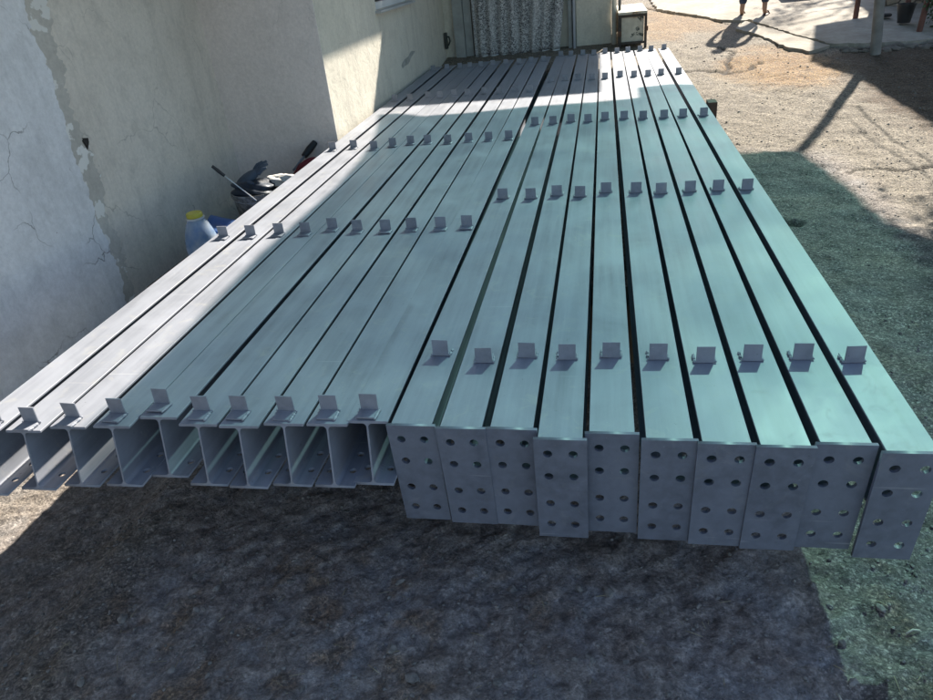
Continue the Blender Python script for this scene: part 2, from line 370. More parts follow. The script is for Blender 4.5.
def cleat_mesh(side, seed):
    """side -1: foot lies towards the near end; +1: foot hidden behind the upright"""
    r = random.Random(seed); bm = bmesh.new(); w = .0295; th = .005
    box(bm, -w, w, -th / 2, th / 2, .0005, .063, .0012)
    y0, y1 = (side * th / 2, side * .052) if side > 0 else (side * .052, side * th / 2)
    box(bm, -w, w, y0 + .0005, y1 - .0005, .0008, .0062, .001)
    n = 13 if side < 0 else 10
    for k in range(n):          # weld beads
        sgn = r.choice([-1, 1]) if side > 0 else 1
        x = sgn * (w + .003); y = side * r.uniform(.004, .05)
        s = r.uniform(.0035, .0075); q = bmesh.ops.create_icosphere(bm, subdivisions=1, radius=s)
        for v in q['verts']: v.co = Vector((v.co.x, v.co.y * 1.6, v.co.z * .8)) + Vector((x, y, .003))
    for k in range(2):
        a = bmesh.ops.create_icosphere(bm, subdivisions=1, radius=.005)
        for v in a['verts']: v.co = v.co + Vector(((w + .004) * (1 if k else -1), 0, .004))
    return fin_bm(bm, 'cleat')
def end_plate_mesh():
    w, h = .0785, .424; hs = [(sx * .0375, y) for sx in (-1, 1) for y in (-.057, -.150, -.268, -.362)]
    me = plate_holes([(-w, -h), (w, -h), (w, 0), (-w, 0)], hs, .014, .012, 22)
    a = math.radians(5.6)
    for v in me.vertices:       # stand it up: local -y becomes down, front face at y=0
        y, z = v.co.y, v.co.z
        v.co.y = .006 - z * 1.0 ; v.co.z = y + .002
        v.co.y += -v.co.z * math.tan(a)
    return me
TOPF = flange(-TF, 0); TOPN = flange(-TF, 0, .131); BOTF = flange(-H, -H + TF, .131); WEB = web_mesh(); BOTH_ = bottom_holed()
def variant(me, k, name, off=0.0):
    m = me.copy(); m.name = name
    for v in m.vertices:
        if v.co.y < .3 and v.co.y < .001 + 0 * off or (v.co.y < .3 and name.endswith('hole')): v.co.y += k * v.co.z
        if v.co.y > L - .001: pass
    if off:
        for v in m.vertices:
            if v.co.y < .3: v.co.y += off
    return m
kB = .215; kP = -math.tan(math.radians(5.6))
tfB, wbB = variant(TOPF, kB, 'top_flange_bare'), variant(WEB, kB, 'web_bare')
bfB = BOTH_.copy()
for v in bfB.vertices:
    if v.co.y < .3: v.co.y += kB * v.co.z
tfP, wbP, bfP = variant(TOPN, kP, 'top_flange_plated', .0125), variant(WEB, kP, 'web_plated', .0125), variant(BOTF, kP, 'bottom_flange_plated', .0125)
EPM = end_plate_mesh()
for m in (tfB, wbB, bfB, tfP, wbP, bfP): m.materials.clear(); m.materials.append(STEEL)
EPM.materials.clear(); EPM.materials.append(PLATE_SHADED)
CL = {-1: [cleat_mesh(-1, i) for i in range(5)], 1: [cleat_mesh(1, 10 + i) for i in range(5)]}
for k in CL:
    for m in CL[k]: m.materials.append(STEEL)
ZT = .47
bare_front = [(-2.092, 1.62), (-1.926, 1.655), (-1.772, 1.68), (-1.612, 1.69), (-1.467, 1.742), (-1.301, 1.706), (-1.153, 1.700), (-1.004, 1.718), (-.856, 1.72), (-.727, 1.737)]
bare_far = [-2.125, -1.945, -1.770, -1.635, -1.49, -1.335, -1.165, -.99, -.838, -.678]
bare_r1 = [1.70, 1.698, 1.731, 1.758, 1.816, 1.777, 1.779, 1.783, 1.791, 1.794]
bare_r1x = [-2.075, -1.923, -1.782, -1.626, -1.491, -1.318, -1.180, -1.016, -.869, -.732]
bare_r2 = [(-2.098, 3.505), (-1.928, 3.503), (-1.764, 3.519), (-1.605, 3.519), (-1.462, 3.568), (-1.301, 3.52), (-1.135, 3.502), (-.993, 3.519), (-.832, 3.517), (-.689, 3.517)]
bare_r3 = [(-2.11, 5.472), (-1.939, 5.497), (-1.745, 5.419), (-1.608, 5.484), (-1.467, 5.515), (-1.327, 5.513), (-1.156, 5.472), (-.993, 5.496), (-.833, 5.488), (-.676, 5.481)]
pl_front = [(-.579, 1.713), (-.419, 1.702), (-.262, 1.703), (-.114, 1.656), (.036, 1.689), (.1975, 1.663), (.351, 1.650), (.505, 1.642), (.6625, 1.658), (.8185, 1.626)]
pl_r1 = [(-.565, 2.148), (-.399, 2.098), (-.25, 2.132), (-.109, 2.118), (.041, 2.131), (.197, 2.117), (.347, 2.096), (.497, 2.109), (.653, 2.115), (.804, 2.097)]
pl_r2 = [(-.549, 3.976), (-.383, 3.952), (-.235, 3.987), (-.102, 3.949), (.044, 4.001), (.21, 3.976), (.344, 3.937), (.501, 3.95), (.648, 3.945), (.798, 3.94)]
pl_r3 = [(-.508, 5.92), (-.36, 5.914), (-.216, 5.945), (-.078, 5.904), (.057, 5.938), (.207, 5.929), (.353, 5.884), (.513, 5.872), (.656, 5.864), (.81, 5.853)]
pl_r4 = [(-.493, 7.999), (-.344, 7.995), (-.206, 7.996), (-.059, 7.929), (.076, 7.93), (.232, 7.985), (.372, 7.919), (.514, 7.915), (.644, 7.917), (.818, 7.897)]
pl_r5 = [(-.474, 10.0), (-.341, 9.937), (-.186, 9.938), (-.045, 9.852), (.095, 9.92), (.245, 9.864), (.383, 9.873), (.533, 9.875), (.664, 9.791), (.827, 9.85)]
ordn = ['first', 'second', 'third', 'fourth', 'fifth', 'sixth', 'seventh', 'eighth', 'ninth', 'tenth']
def beam(i, plated):
    if plated:
        fx, fy = pl_front[i]; bx = pl_r5[i][0]; rows = [pl_r1[i], pl_r2[i], pl_r3[i], pl_r4[i], pl_r5[i]]; fyy = 10.0
    else:
        fx, fy = bare_front[i]; bx = bare_far[i]; fyy = 9.6
        rows = [(bare_r1x[i], bare_r1[i]), bare_r2[i], bare_r3[i], (bare_far[i] * .7 + bare_r3[i][0] * .3, 7.55 + random.uniform(-.05, .05)), (bare_far[i], 9.64 + random.uniform(-.03, .03))]
    a = -math.atan2(bx - fx, fyy - fy)
    root = empty('steel_beam', (fx, fy, ZT + random.uniform(-.0015, .0015)), a)
    if plated: lab = 'grey painted steel beam with a drilled end plate, ' + (ordn[i] + ' plated beam counting from the bare-ended ones' if i < 5 else ('outermost beam by the open yard, its whole end plate visible' if i == 9 else ordn[9 - i] + ' plated beam in from the open yard side'))
    else: lab = ('bare-ended grey steel beam lying closest to the house wall' if i == 0 else 'bare-ended grey steel beam with raw I-shaped end, ' + (ordn[i] + ' beam from the house wall' if i < 9 else 'right beside the first end-plated beam'))
    tag(root, lab, 'steel beam', 'painted steel beams laid side by side')
    if plated:
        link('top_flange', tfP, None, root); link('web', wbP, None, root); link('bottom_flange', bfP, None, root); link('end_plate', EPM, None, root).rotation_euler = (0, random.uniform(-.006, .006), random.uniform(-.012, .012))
    else:
        link('top_flange', tfB, None, root); link('web', wbB, None, root); link('bottom_flange', bfB, None, root)
    ca, sa = math.cos(-a), math.sin(-a)
    for k, (x, y) in enumerate(rows):
        dx, dy = x - fx, y - fy; lx, ly = ca * dx - sa * dy, sa * dx + ca * dy
        lx = max(-.034, min(.034, lx))
        c = link('cleat', random.choice(CL[1 if plated else -1]), None, root)
        c.location = (lx, ly, 0); c.rotation_euler = (random.uniform(-.07, .07), random.uniform(0, .02), random.uniform(-.05, .05) + (.03 if plated and i > 4 else -.02))
        c.location.z += .0015
for i in range(10): beam(i, False)
for i in range(10): beam(i, True)

# supports under the beams
RUST = simple('rusty_steel', (.10, .055, .035), .8, .45, 14, bump=.4)
WOOD = simple('old_timber', (.13, .095, .065), .85, .35, 9, bump=.5)
def sleeper(y, x0, x1, w, lab, mat=WOOD, zt=.246):
    bm = bmesh.new(); box(bm, x0, x1, y - w / 2, y + w / 2, gz(y) - .32, zt, .006)
    tag(link('sleeper', fin_bm(bm, 'sleeper'), mat), lab, 'timber sleeper', 'bearers under the beams')
sleeper(3.1, -2.15, .80, .2, 'dark timber bearer under the near part of the beams')
sleeper(9.2, -2.15, .80, .18, 'dark timber bearer under the far end of the beams', WOOD, .2465)
bm = bmesh.new(); box(bm, -2.1, .97, 6.28, 6.40, .14, .246, .004); box(bm, .90, .972, 6.27, 6.41, .247, .485, .003); box(bm, .8, .975, 6.25, 6.43, -.08, .139, .004)
tag(link('sleeper', fin_bm(bm, 'sleeper'), RUST), 'rusty bearer whose upright end sticks out beside the outermost beam', 'steel bearer', 'bearers under the beams')
# dark stone under the near left corner
bm = bmesh.new(); r = bmesh.ops.create_icosphere(bm, subdivisions=3, radius=.13)
for v in r['verts']:
    p = v.co; n = 1 + .18 * math.sin(p.x * 31 + 1) * math.cos(p.y * 27) + random.uniform(-.02, .02); v.co = Vector((p.x * 1.15 * n, p.y * n, p.z * .75 * n))
o = link('stone', fin_bm(bm, 'stone', True, 40), simple('dark_stone', (.07, .07, .065), .8, .4, 9, bump=.5)); o.location = (-2.74, 1.80, -.29)
tag(o, 'dark round stone on the ground below the near wall-side beam end', 'stone')

# ------------------------------------------------------------ house
def plaster(name, c0, c1, stain, streak=.35, cracks=.6, rough=.85):
    t = NT(name); big = t.noise(.9, 6, .62, None, .5); med = t.noise(5, 6, .66, None, .3)
    c = t.mix(t.ramp(big, (.33, 0), (.68, 1)), c0, c1)
    c = t.mix(t.ramp(med, (.48, 0), (.75, .5)), c, stain)
    st = t.noise(1, 5, .65, t.mapv((9, 9, .7)), .3); c = t.mix(t.ramp(st, (.5, 0), (.75, streak)), c, stain)
    c = t.mix(1.0, c, t.ramp(t.noise(38, 5, .7), (.25, .86), (.75, 1.1)), 'MULTIPLY')
    wv = t.n('ShaderNodeVectorMath', operation='MULTIPLY_ADD'); nn = t.n('ShaderNodeTexNoise'); nn.inputs['Scale'].default_value = 2.2; nn.inputs['Detail'].default_value = 6
    t.l(t.co, nn.inputs['Vector']); t.l(nn.outputs['Color'], wv.inputs[0]); wv.inputs[1].default_value = (.5, .5, .5); t.l(t.co, wv.inputs[2])
    e = t.voro(1.7, 'DISTANCE_TO_EDGE', wv.outputs[0]); cr = t.ramp(e, (.0015, 1), (.006, 0)); cm = t.ramp(t.noise(1.8, 3), (.50, 0), (.58, 1))
    crk = t.math('MULTIPLY', t.math('MULTIPLY', cr, cm), cracks)
    c = t.mix(crk, c, (.05, .045, .04))
    hs = t.noise(1, 3, .5, t.mapv((3, 30, 5), (0, 0, 0), wv.outputs[0]), .2); hm = t.ramp(t.noise(2.3, 3), (.47, 0), (.6, 1)); hat = t.math('MULTIPLY', t.ramp(hs, (.68, 0), (.715, 1)), hm)
    c = t.mix(t.math('MULTIPLY', hat, cracks * .6), c, (.13, .12, .11))
    sp = t.ramp(t.voro(9), (.02, 1), (.045, 0)); sm = t.ramp(t.noise(2.7, 3), (.54, 0), (.6, 1)); pit = t.math('MULTIPLY', sp, sm)
    c = t.mix(t.math('MULTIPLY', pit, .7), c, (.09, .08, .07))
    h = t.math('SUBTRACT', med, t.math('MULTIPLY', crk, .4))
    nb = t.bump(h, .35, .03); nb = t.bump(t.noise(55, 5, .7), .35, .004, nb)
    return t.fin(c, rough, 0, nb, .25)
P_GREEN = plaster('bare_plaster', (.66, .605, .535), (.81, .75, .67), (.46, .43, .385), .35, .35)
P_PINK = plaster('pinkish_plaster', (.70, .65, .61), (.80, .74, .70), (.60, .56, .53), .2, .15)
P_SUN = plaster('cream_plaster', (.60, .56, .475), (.72, .68, .58), (.44, .41, .36), .5, .25)
P_WHITE = plaster('pale_painted_plaster', (.70, .705, .73), (.83, .835, .855), (.47, .48, .49), .3, .7)
P_GREY = plaster('grey_render', (.46, .44, .40), (.62, .59, .54), (.34, .32, .29), .3, .1)
_t = P_GREY.node_tree; _p = [n for n in _t.nodes if n.type == 'BSDF_PRINCIPLED'][0]; _s = _p.inputs['Base Color'].links[0].from_socket
_n = _t.nodes.new('ShaderNodeTexNoise'); _n.inputs['Scale'].default_value = 9; _n.inputs['Detail'].default_value = 5; _c = [n for n in _t.nodes if n.type == 'TEX_COORD'][0]; _t.links.new(_c.outputs['Object'], _n.inputs['Vector'])
_r = _t.nodes.new('ShaderNodeValToRGB'); _r.color_ramp.elements[0].position = .56; _r.color_ramp.elements[1].position = .585; _t.links.new(_n.outputs['Fac'], _r.inputs[0])
_m = _t.nodes.new('ShaderNodeMix'); _m.data_type = 'RGBA'; _t.links.new(_r.outputs[0], _m.inputs[0]); _t.links.new(_s, _m.inputs[6]); _m.inputs[7].default_value = (.78, .77, .74, 1); _t.links.new(_m.outputs[2], _p.inputs['Base Color'])
HZ = 2.9
house = empty('house', (-3.25, 6.0, 0)); tag(house, 'rendered single storey house wall with cracked pale plaster along the left side', 'house')
def hp(name, bm, mat, sm=False, ang=35, parent=None):
    o = link(name, fin_bm(bm, name, sm, ang), mat, parent or house)
    o.matrix_parent_inverse = Matrix.Identity(4)
    base = (parent or house)
    off = Vector(house.location)
    for v in o.data.vertices: v.co -= off
    return o
# note: part meshes are written in world coordinates and shifted to the house origin
bm = bmesh.new(); box(bm, -3.45, -3.25, -4, 6.2, -.4, HZ); hp('wall', bm, P_GREEN)
bm = bmesh.new(); box(bm, -3.25, -2.2505, 5.995, 6.2, -.4, HZ); hp('wall', bm, P_PINK)
bm = bmesh.new()
box(bm, -2.45, -2.25, 6.001, 7.78, -.4, HZ); box(bm, -2.45, -2.25, 7.78, 9.3, -.4, 1.33); box(bm, -2.45, -2.25, 7.78, 9.3, 2.35, HZ); box(bm, -2.45, -2.25, 9.3, 11.5, -.4, HZ)
bmesh.ops.remove_doubles(bm, verts=bm.verts, dist=.0005)
w3 = hp('wall', bm, P_SUN)
bm = bmesh.new()
box(bm, -2.25, -2.10, 11.3, 11.5, -.2, HZ); box(bm, -.30, .20, 11.3, 11.5, -.2, HZ); box(bm, -2.10, -.30, 11.3, 11.5, 2.45, HZ); box(bm, .0, .20, 11.5, 14, -.2, HZ); hp('wall', bm, P_SUN)
# two coats of plaster peeling off the near wall
jy = [(1.9, 4.24), (1.74, 4.20), (1.64, 4.17), (1.49, 4.13), (1.37, 4.16), (1.25, 4.09), (1.09, 4.07), (.97, 4.08), (.84, 4.12), (.75, 4.10), (.56, 4.07), (.3, 4.07), (.12, 4.05), (-.3, 4.02)]
by = [(1.9, 4.02), (1.76, 3.99), (1.6, 3.96), (1.44, 4.0), (1.15, 3.97), (.86, 3.94), (.5, 3.94), (.17, 3.97), (-.3, 3.90)]
def coat(pts, x, th, amp, mat, seed, name, top=HZ):
    r = random.Random(seed); out = [(top, pts[0][1] + .05)]
    for (z0, y0), (z1, y1) in zip(pts, pts[1:]):
        n = max(2, int((z0 - z1) / .013)); w_ = 0
        for k in range(n): w_ = w_ * .75 + r.uniform(-amp, amp) * .8; out.append((z0 + (z1 - z0) * k / n, y0 + (y1 - y0) * k / n + w_ + r.uniform(-amp, amp) * .25))
    out.append(pts[-1])
    bm = bmesh.new(); A = [bm.verts.new((x + th, y, z)) for z, y in out]; B = [bm.verts.new((x + th, -4, z)) for z, y in out]; C_ = [bm.verts.new((x, y, z)) for z, y in out]
    for k in range(len(out) - 1): bm.faces.new((A[k], A[k + 1], B[k + 1], B[k])); bm.faces.new((A[k], C_[k], C_[k + 1], A[k + 1]))
    return hp(name, bm, mat)
coat(jy, -3.252, .034, .024, P_GREY, 5, 'render_coat')
coat(by, -3.220, .008, .012, P_WHITE, 6, 'paint_coat')
# small chip hole
bm = bmesh.new(); prism(bm, [(-3.247, 4.06, .945), (-3.247, 4.085, .957), (-3.247, 4.12, .950), (-3.247, 4.115, .925), (-3.247, 4.10, .905), (-3.247, 4.08, .885), (-3.247, 4.075, .92)], (.0345, 0, 0)); hp('chipped_hole', bm, simple('dark_gap', (.03, .028, .026), .9))
# dark uneven patch on wall three
bm = bmesh.new()
sm_pts = [(-2.249, 8.84 + .34 * math.cos(a) * (1 + .15 * math.sin(3 * a)) + .12 * math.sin(a), .72 + .05 * math.sin(a) * (1 + .2 * math.cos(5 * a)) + .03 * math.cos(a)) for a in [k * math.pi / 12 for k in range(24)]]
prism(bm, sm_pts, (.0015, 0, 0)); hp('dark_patch', bm, simple('dark_plaster', (.33, .33, .30), .85, .3, 12, bump=.2))
# window
GL = NT('window_glass'); GL.b.inputs['Transmission Weight'].default_value = 0; WG = GL.fin((.03, .035, .04), .08, 0, None, .8)
PVC = simple('white_window_plastic', (.68, .69, .70), .4, .08, 3)
bm = bmesh.new()
for (a, b, c_, d) in ((7.782, 9.298, 1.332, 1.40), (7.782, 9.298, 2.28, 2.348)): box(bm, -2.38, -2.30, a, b, c_, d, .004)
for (a, b) in ((7.782, 7.85), (8.51, 8.58), (9.23, 9.298)): box(bm, -2.379, -2.301, a, b, 1.401, 2.279, .004)
wf = hp('window', bm, PVC)
bm = bmesh.new(); box(bm, -2.35, -2.335, 7.851, 9.229, 1.402, 2.278); hp('pane', bm, WG, parent=wf)
bm = bmesh.new(); box(bm, -2.30, -2.19, 7.74, 9.34, 1.305, 1.329, .003); hp('sill', bm, simple('grey_sill', (.42, .43, .43), .6, .15, 6), parent=wf)
# door frame, downpipe, hook
FR = simple('grey_door_frame', (.33, .34, .33), .55, .2, 7, bump=.2)
bm = bmesh.new(); box(bm, -2.099, -1.95, 11.22, 11.40, -.2, 2.45, .006); box(bm, -1.945, -1.83, 11.26, 11.40, -.2, 2.45, .006)
box(bm, -.415, -.36, 11.24, 11.40, -.2, 2.45, .01); box(bm, -.35, -.305, 11.22, 11.40, -.2, 2.45, .01); box(bm, -1.829, -.416, 11.27, 11.40, 2.25, 2.449, .006)
hp('door_frame', bm, FR)
bm = bmesh.new(); tube(bm, [(-.332, 11.19, -.1), (-.332, 11.19, 2.8)], .018, 10); hp('conduit', bm, simple('grey_conduit', (.36, .38, .42), .4, .1, 5), True, 40)
bm = bmesh.new(); box(bm, -1.83, -.42, 11.38, 13, -.1, .43); hp('threshold', bm, P_GREY)
bm = bmesh.new(); box(bm, -1.828, -.417, 11.31, 11.36, .431, 2.248, .004); hp('door', bm, simple('cream_door', (.46, .43, .36), .5, .12, 6))
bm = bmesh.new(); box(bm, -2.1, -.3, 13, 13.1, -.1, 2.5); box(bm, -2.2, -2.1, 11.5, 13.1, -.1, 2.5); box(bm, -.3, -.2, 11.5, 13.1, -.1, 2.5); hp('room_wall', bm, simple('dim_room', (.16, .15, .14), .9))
bm = bmesh.new(); tube(bm, [(.236, 11.235, .2), (.236, 11.235, 2.85)], .034, 14); hp('downpipe', bm, simple('cream_downpipe', (.52, .49, .42), .5, .15, 4), True, 40)
bm = bmesh.new(); tube(bm, [(.312, 11.25, .2), (.312, 11.25, 2.85)], .022, 12); hp('downpipe', bm, simple('dark_pipe', (.10, .105, .11), .5, .2, 4), True, 40)
bm = bmesh.new(); tube(bm, [(-2.235, 11.78 - .6, .72), (-2.17, 11.16, .72), (-2.16, 11.16, .66), (-2.19, 11.16, .60)], .012, 8); box(bm, -2.235, -2.2, 11.12, 11.2, .56, .78, .005); hp('latch', bm, simple('dark_iron', (.04, .045, .04), .6, .3, 20), True, 40)
# roofs
ROOF = simple('corrugated_roof', (.20, .17, .15), .7, .3, 2, bump=.2)
def corr(bm, x0, x1, y0, y1, zf, th=.012, nper=13, axis='y'):
    n = max(2, int((x1 - x0) * nper * 4)); top = []
    xs = [x0 + (x1 - x0) * k / n for k in range(n + 1)]
    va = [[bm.verts.new((x, y, zf(x, y) + .012 * math.sin(x * nper * 6.283) + t_)) for x in xs] for t_ in (0, -th) for y in (y0, y1)]
    for k in range(n):
        bm.faces.new((va[0][k], va[0][k + 1], va[1][k + 1], va[1][k])); bm.faces.new((va[2][k], va[3][k], va[3][k + 1], va[2][k + 1]))
        bm.faces.new((va[0][k], va[2][k], va[2][k + 1], va[0][k + 1])); bm.faces.new((va[1][k], va[1][k + 1], va[3][k + 1], va[3][k]))
    for k in (0, n): bm.faces.new((va[0][k], va[1][k], va[3][k], va[2][k]))
bm = bmesh.new(); corr(bm, -6, -1.47, 5.97, 9.9, lambda x, y: HZ + .03 + (-1.47 - x) * .06 * (x < 99) - 0)
corr(bm, -6, -1.6, 3.56, 5.95, lambda x, y: HZ + .03)
corr(bm, -6, -1.47, -4, 3.55, lambda x, y: HZ + .03)
for v in bm.verts: v.co.z = max(v.co.z, HZ + .01)
corr(bm, -6, 1.08, 9.92, 14.5, lambda x, y: HZ + .04); hp('roof', bm, ROOF)

# lace curtain in the doorway
def curtain_mat():
    t = NT('lace_fabric')
    v = t.mapv((1, .25, 1)); p = t.voro(52, 'F1', v); q_ = t.noise(34, 4, .6, v, 1.0); m = t.math('MULTIPLY', t.ramp(p, (.33, 0), (.46, 1)), t.ramp(q_, (.42, .25), (.55, 1)))
    n2_ = t.noise(4, 3, .5, t.mapv((3, 1, .4)))
    c = t.mix(m, (.11, .11, .115), (.58, .58, .58)); c = t.mix(t.ramp(n2_, (.45, 0), (.65, .45)), c, (.62, .62, .62))
    return t.fin(c, .9, 0, t.bump(m, .3, .003), .1)
bm = bmesh.new(); nx_, nz_ = 150, 26; gr = []
for j in range(nz_ + 1):
    zz = .405 + (2.25 - .405) * j / nz_; row = []
    for i in range(nx_ + 1):
        u = i / nx_; x0 = -1.80 + .0 * j; x1 = -.545 + .11 * min(1, (zz - .4) / .9)
        yy = 11.17 + .028 * math.sin(u * 52 + .5 * math.sin(zz * 2.2)) + .014 * math.sin(u * 23 + 1 + zz * .6)
        row.append(bm.verts.new((x0 + (x1 - x0) * u, yy, zz + .012 * math.sin(u * 9) * (1 - j / nz_))))
    gr.append(row)
for j in range(nz_):
    for i in range(nx_): bm.faces.new((gr[j][i], gr[j][i + 1], gr[j + 1][i + 1], gr[j + 1][i]))
cur = link('curtain', fin_bm(bm, 'curtain', True), curtain_mat())
so = cur.modifiers.new('thickness', 'SOLIDIFY'); so.thickness = .002
tag(cur, 'grey and white lace curtain hanging in the doorway behind the beams', 'curtain')
bm = bmesh.new(); gr = []
for j in range(2):
    gr.append([bm.verts.new((-1.775 + (1.235) * i / nx_, 11.17 + .028 * math.sin(i / nx_ * 52 + .4) + .014 * math.sin(i / nx_ * 23 + 1.2) - .003, .385 + .03 * j + .012 * math.sin(i / nx_ * 9))) for i in range(nx_ + 1)])
for i in range(nx_): bm.faces.new((gr[0][i], gr[0][i + 1], gr[1][i + 1], gr[1][i]))
hem = link('hem', fin_bm(bm, 'hem', True), simple('white_hem', (.55, .56, .56), .9, .1, 10), cur)
so = hem.modifiers.new('thickness', 'SOLIDIFY'); so.thickness = .003

# ------------------------------------------------------------ green translucent canopy overhead
t = NT('green_translucent_sheet'); t.t.nodes.remove(t.b)
tr = t.n('ShaderNodeBsdfTransparent'); tl = t.n('ShaderNodeBsdfTranslucent'); mx = t.n('ShaderNodeMixShader'); df = t.n('ShaderNodeBsdfDiffuse'); mx2 = t.n('ShaderNodeMixShader')
blotc = t.noise(1.25, 4, .6, None, .8)
sx__ = t.n('ShaderNodeSeparateXYZ'); t.l(t.co, sx__.inputs[0]); lr = t.ramp(t.math('ADD', t.math('MULTIPLY', sx__.outputs[0], .25), 1.15), (.0, 0), (.85, 1))
dkc = t.mix(lr, (.095, .165, .195), (.07, .172, .165)); ltc = t.mix(lr, (.145, .235, .275), (.15, .315, .29))
t.l(t.mix(t.ramp(blotc, (.36, 0), (.62, 1)), dkc, ltc), tr.inputs[0]); tl.inputs[0].default_value = (.08, .26, .25, 1); df.inputs[0].default_value = (.05, .16, .15, 1)
mx2.inputs[0].default_value = .35; t.l(tl.outputs[0], mx2.inputs[1]); t.l(df.outputs[0], mx2.inputs[2])
mx.inputs[0].default_value = .25; t.l(tr.outputs[0], mx.inputs[1]); t.l(mx2.outputs[0], mx.inputs[2]); t.l(mx.outputs[0], t.out.inputs[0])
TEAL = t.m
CZ = 3.1
k1 = (CZ - .47) / math.tan(EL); k0 = CZ / math.tan(EL); sx_, cy_ = math.sin(AZ), math.cos(AZ)
T_ = lambda x, y: (x + k1 * sx_, y + k1 * cy_); G_ = lambda x, y: (x + k0 * sx_, y + k0 * cy_)
edge = [T_(-1.70, -.9), T_(-1.70, 2.2), T_(-1.755, 3.2), T_(-1.73, 4.4), T_(-1.77, 5.1), T_(-1.86, 5.8), T_(-2.02, 6.5), T_(-2.12, 6.85), T_(-1.9, 6.83), T_(-1.6, 6.62), T_(-1.2, 6.62), T_(-.6, 6.72), T_(0, 6.72), T_(.36, 6.78), T_(.37, 7.3), T_(.7, 7.36), T_(1.0, 7.2),
        G_(1.2, 6.45), G_(1.72, 6.5), G_(1.76, 5.9), G_(1.79, 5.2), G_(1.80, 4.6), G_(1.95, 4.2), G_(2.3, 3.8), G_(2.6, 3.2), G_(2.7, -.9)]
canopy = empty('canopy', (3.22, 9.52, .26)); tag(canopy, 'translucent green sheet canopy stretched overhead between the house and the pole', 'canopy')
def cp(name, bm, mat, sm=False):
    o = link(name, fin_bm(bm, name, sm, 40), mat, canopy)
    for v in o.data.vertices: v.co -= Vector(canopy.location)
    return o
bm = bmesh.new(); prism(bm, [(x, y, CZ) for x, y in edge], (0, 0, .0))
bmesh.ops.remove_doubles(bm, verts=bm.verts, dist=.0001)
fs = [f for f in bm.faces if abs(f.normal.z) < .5 or f.calc_area() < 1e-7]; bmesh.ops.delete(bm, geom=fs, context='FACES')
cp('sheet', bm, TEAL)
GPOLE = simple('weathered_pole', (.21, .20, .185), .75, .35, 5, bump=.5)
bm = bmesh.new(); tube(bm, [(3.22, 9.50, .1), (3.18, 9.60, .9), (3.05, 9.93, 3.08)], [.06, .056, .052], 16); cp('post', bm, GPOLE, True)
for (x, y) in ((3.85, 2.45), (-2.35, -1.6)):
    bm = bmesh.new(); tube(bm, [(x, y, -.05), (x, y, 3.08)], .05, 12); cp('post', bm, GPOLE, True)

# cables from the pole
for z0, z1, lab in ((1.72, 1.78, 'lower black cable running out from the grey pole'), (2.05, 2.12, 'upper black cable running out from the grey pole')):
    bm = bmesh.new(); pts = [(3.2 + .02 * k, 9.47 - 1.1 * k, z0 + (z1 - z0) * k / 8 - .12 * math.sin(math.pi * k / 8)) for k in range(9)]
    tube(bm, pts, .008, 6); tag(link('cable', fin_bm(bm, 'cable', True), simple('black_cable', (.03, .03, .03), .6)), lab, 'cable', 'cables from the pole')

# ------------------------------------------------------------ shelter on the right
shel = empty('shelter', (4.1, 11.3, .4)); tag(shel, 'open lean-to shelter on thin rusty posts at the far right', 'shelter')
def sp_(name, bm, mat, sm=False):
    o = link(name, fin_bm(bm, name, sm, 40), mat, shel)
    for v in o.data.vertices: v.co -= Vector(shel.location)
    return o
bm = bmesh.new()
rp = [(5.0, 6.3), (4.75, 8.0), (4.62, 9.1), (4.42, 9.7), (4.30, 10.42), (4.20, 11.0), (4.14, 11.7), (3.9, 12.3), (3.74, 12.72), (4.05, 12.75), (4.42, 12.95), (4.25, 13.6), (4.10, 14.2), (4.4, 14.3), (4.9, 14.45), (5.0, 17), (11, 17), (11, 6.3)]
prism(bm, [(x, y, 3.2) for x, y in rp], (0, 0, .03)); sp_('roof', bm, ROOF)
RP = simple('rust_red_post', (.13, .055, .04), .7, .4, 12, bump=.3)
for (x, y, dx, r) in ((3.5, 11.37, 0, .034), (4.08, 11.25, .06, .035), (3.93, 10.3, .10, .034), (4.9, 11.3, 0, .04), (5.9, 8.0, 0, .05)):
    bm = bmesh.new(); tube(bm, [(x, y, gz(y) - .05), (x + dx, y + .02, 1.6), (x + dx * 1.7, y + .03, 3.19 if x > 4.5 else 2.3 if x > 3.6 else 1.95)], r, 10); sp_('post', bm, RP, True)
# stone wall at the back right
def stonewall():
    t = NT('stone_wall_surface'); e = t.voro(5, 'DISTANCE_TO_EDGE', t.mapv((1, 1, 1.5))); vc = t.n('ShaderNodeTexVoronoi'); vc.inputs['Scale'].default_value = 5; t.l(t.mapv((1, 1, 1.5)), vc.inputs['Vector'])
    s = t.n('ShaderNodeSeparateColor'); t.l(vc.outputs['Color'], s.inputs[0])
    c = t.mix(s.outputs[0], (.26, .20, .14), (.38, .32, .25)); c = t.mix(t.ramp(e, (.02, 1), (.06, 0)), c, (.12, .10, .08)); c = t.mix(t.ramp(t.noise(20, 5, .7), (.3, .4), (.6, 0)), c, (.15, .11, .08))
    return t.fin(c, .9, 0, t.bump(t.ramp(e, (0, 0), (.08, 1)), .7, .03, t.bump(t.noise(30, 5), .5, .01)), .2)
bm = bmesh.new(); box(bm, 4.02, 9, 12.0, 12.35, .3, 1.9, .02)
tag(link('stone_wall', fin_bm(bm, 'stone_wall'), stonewall()), 'rough tan stone wall behind the shelter posts at the top right', 'wall')
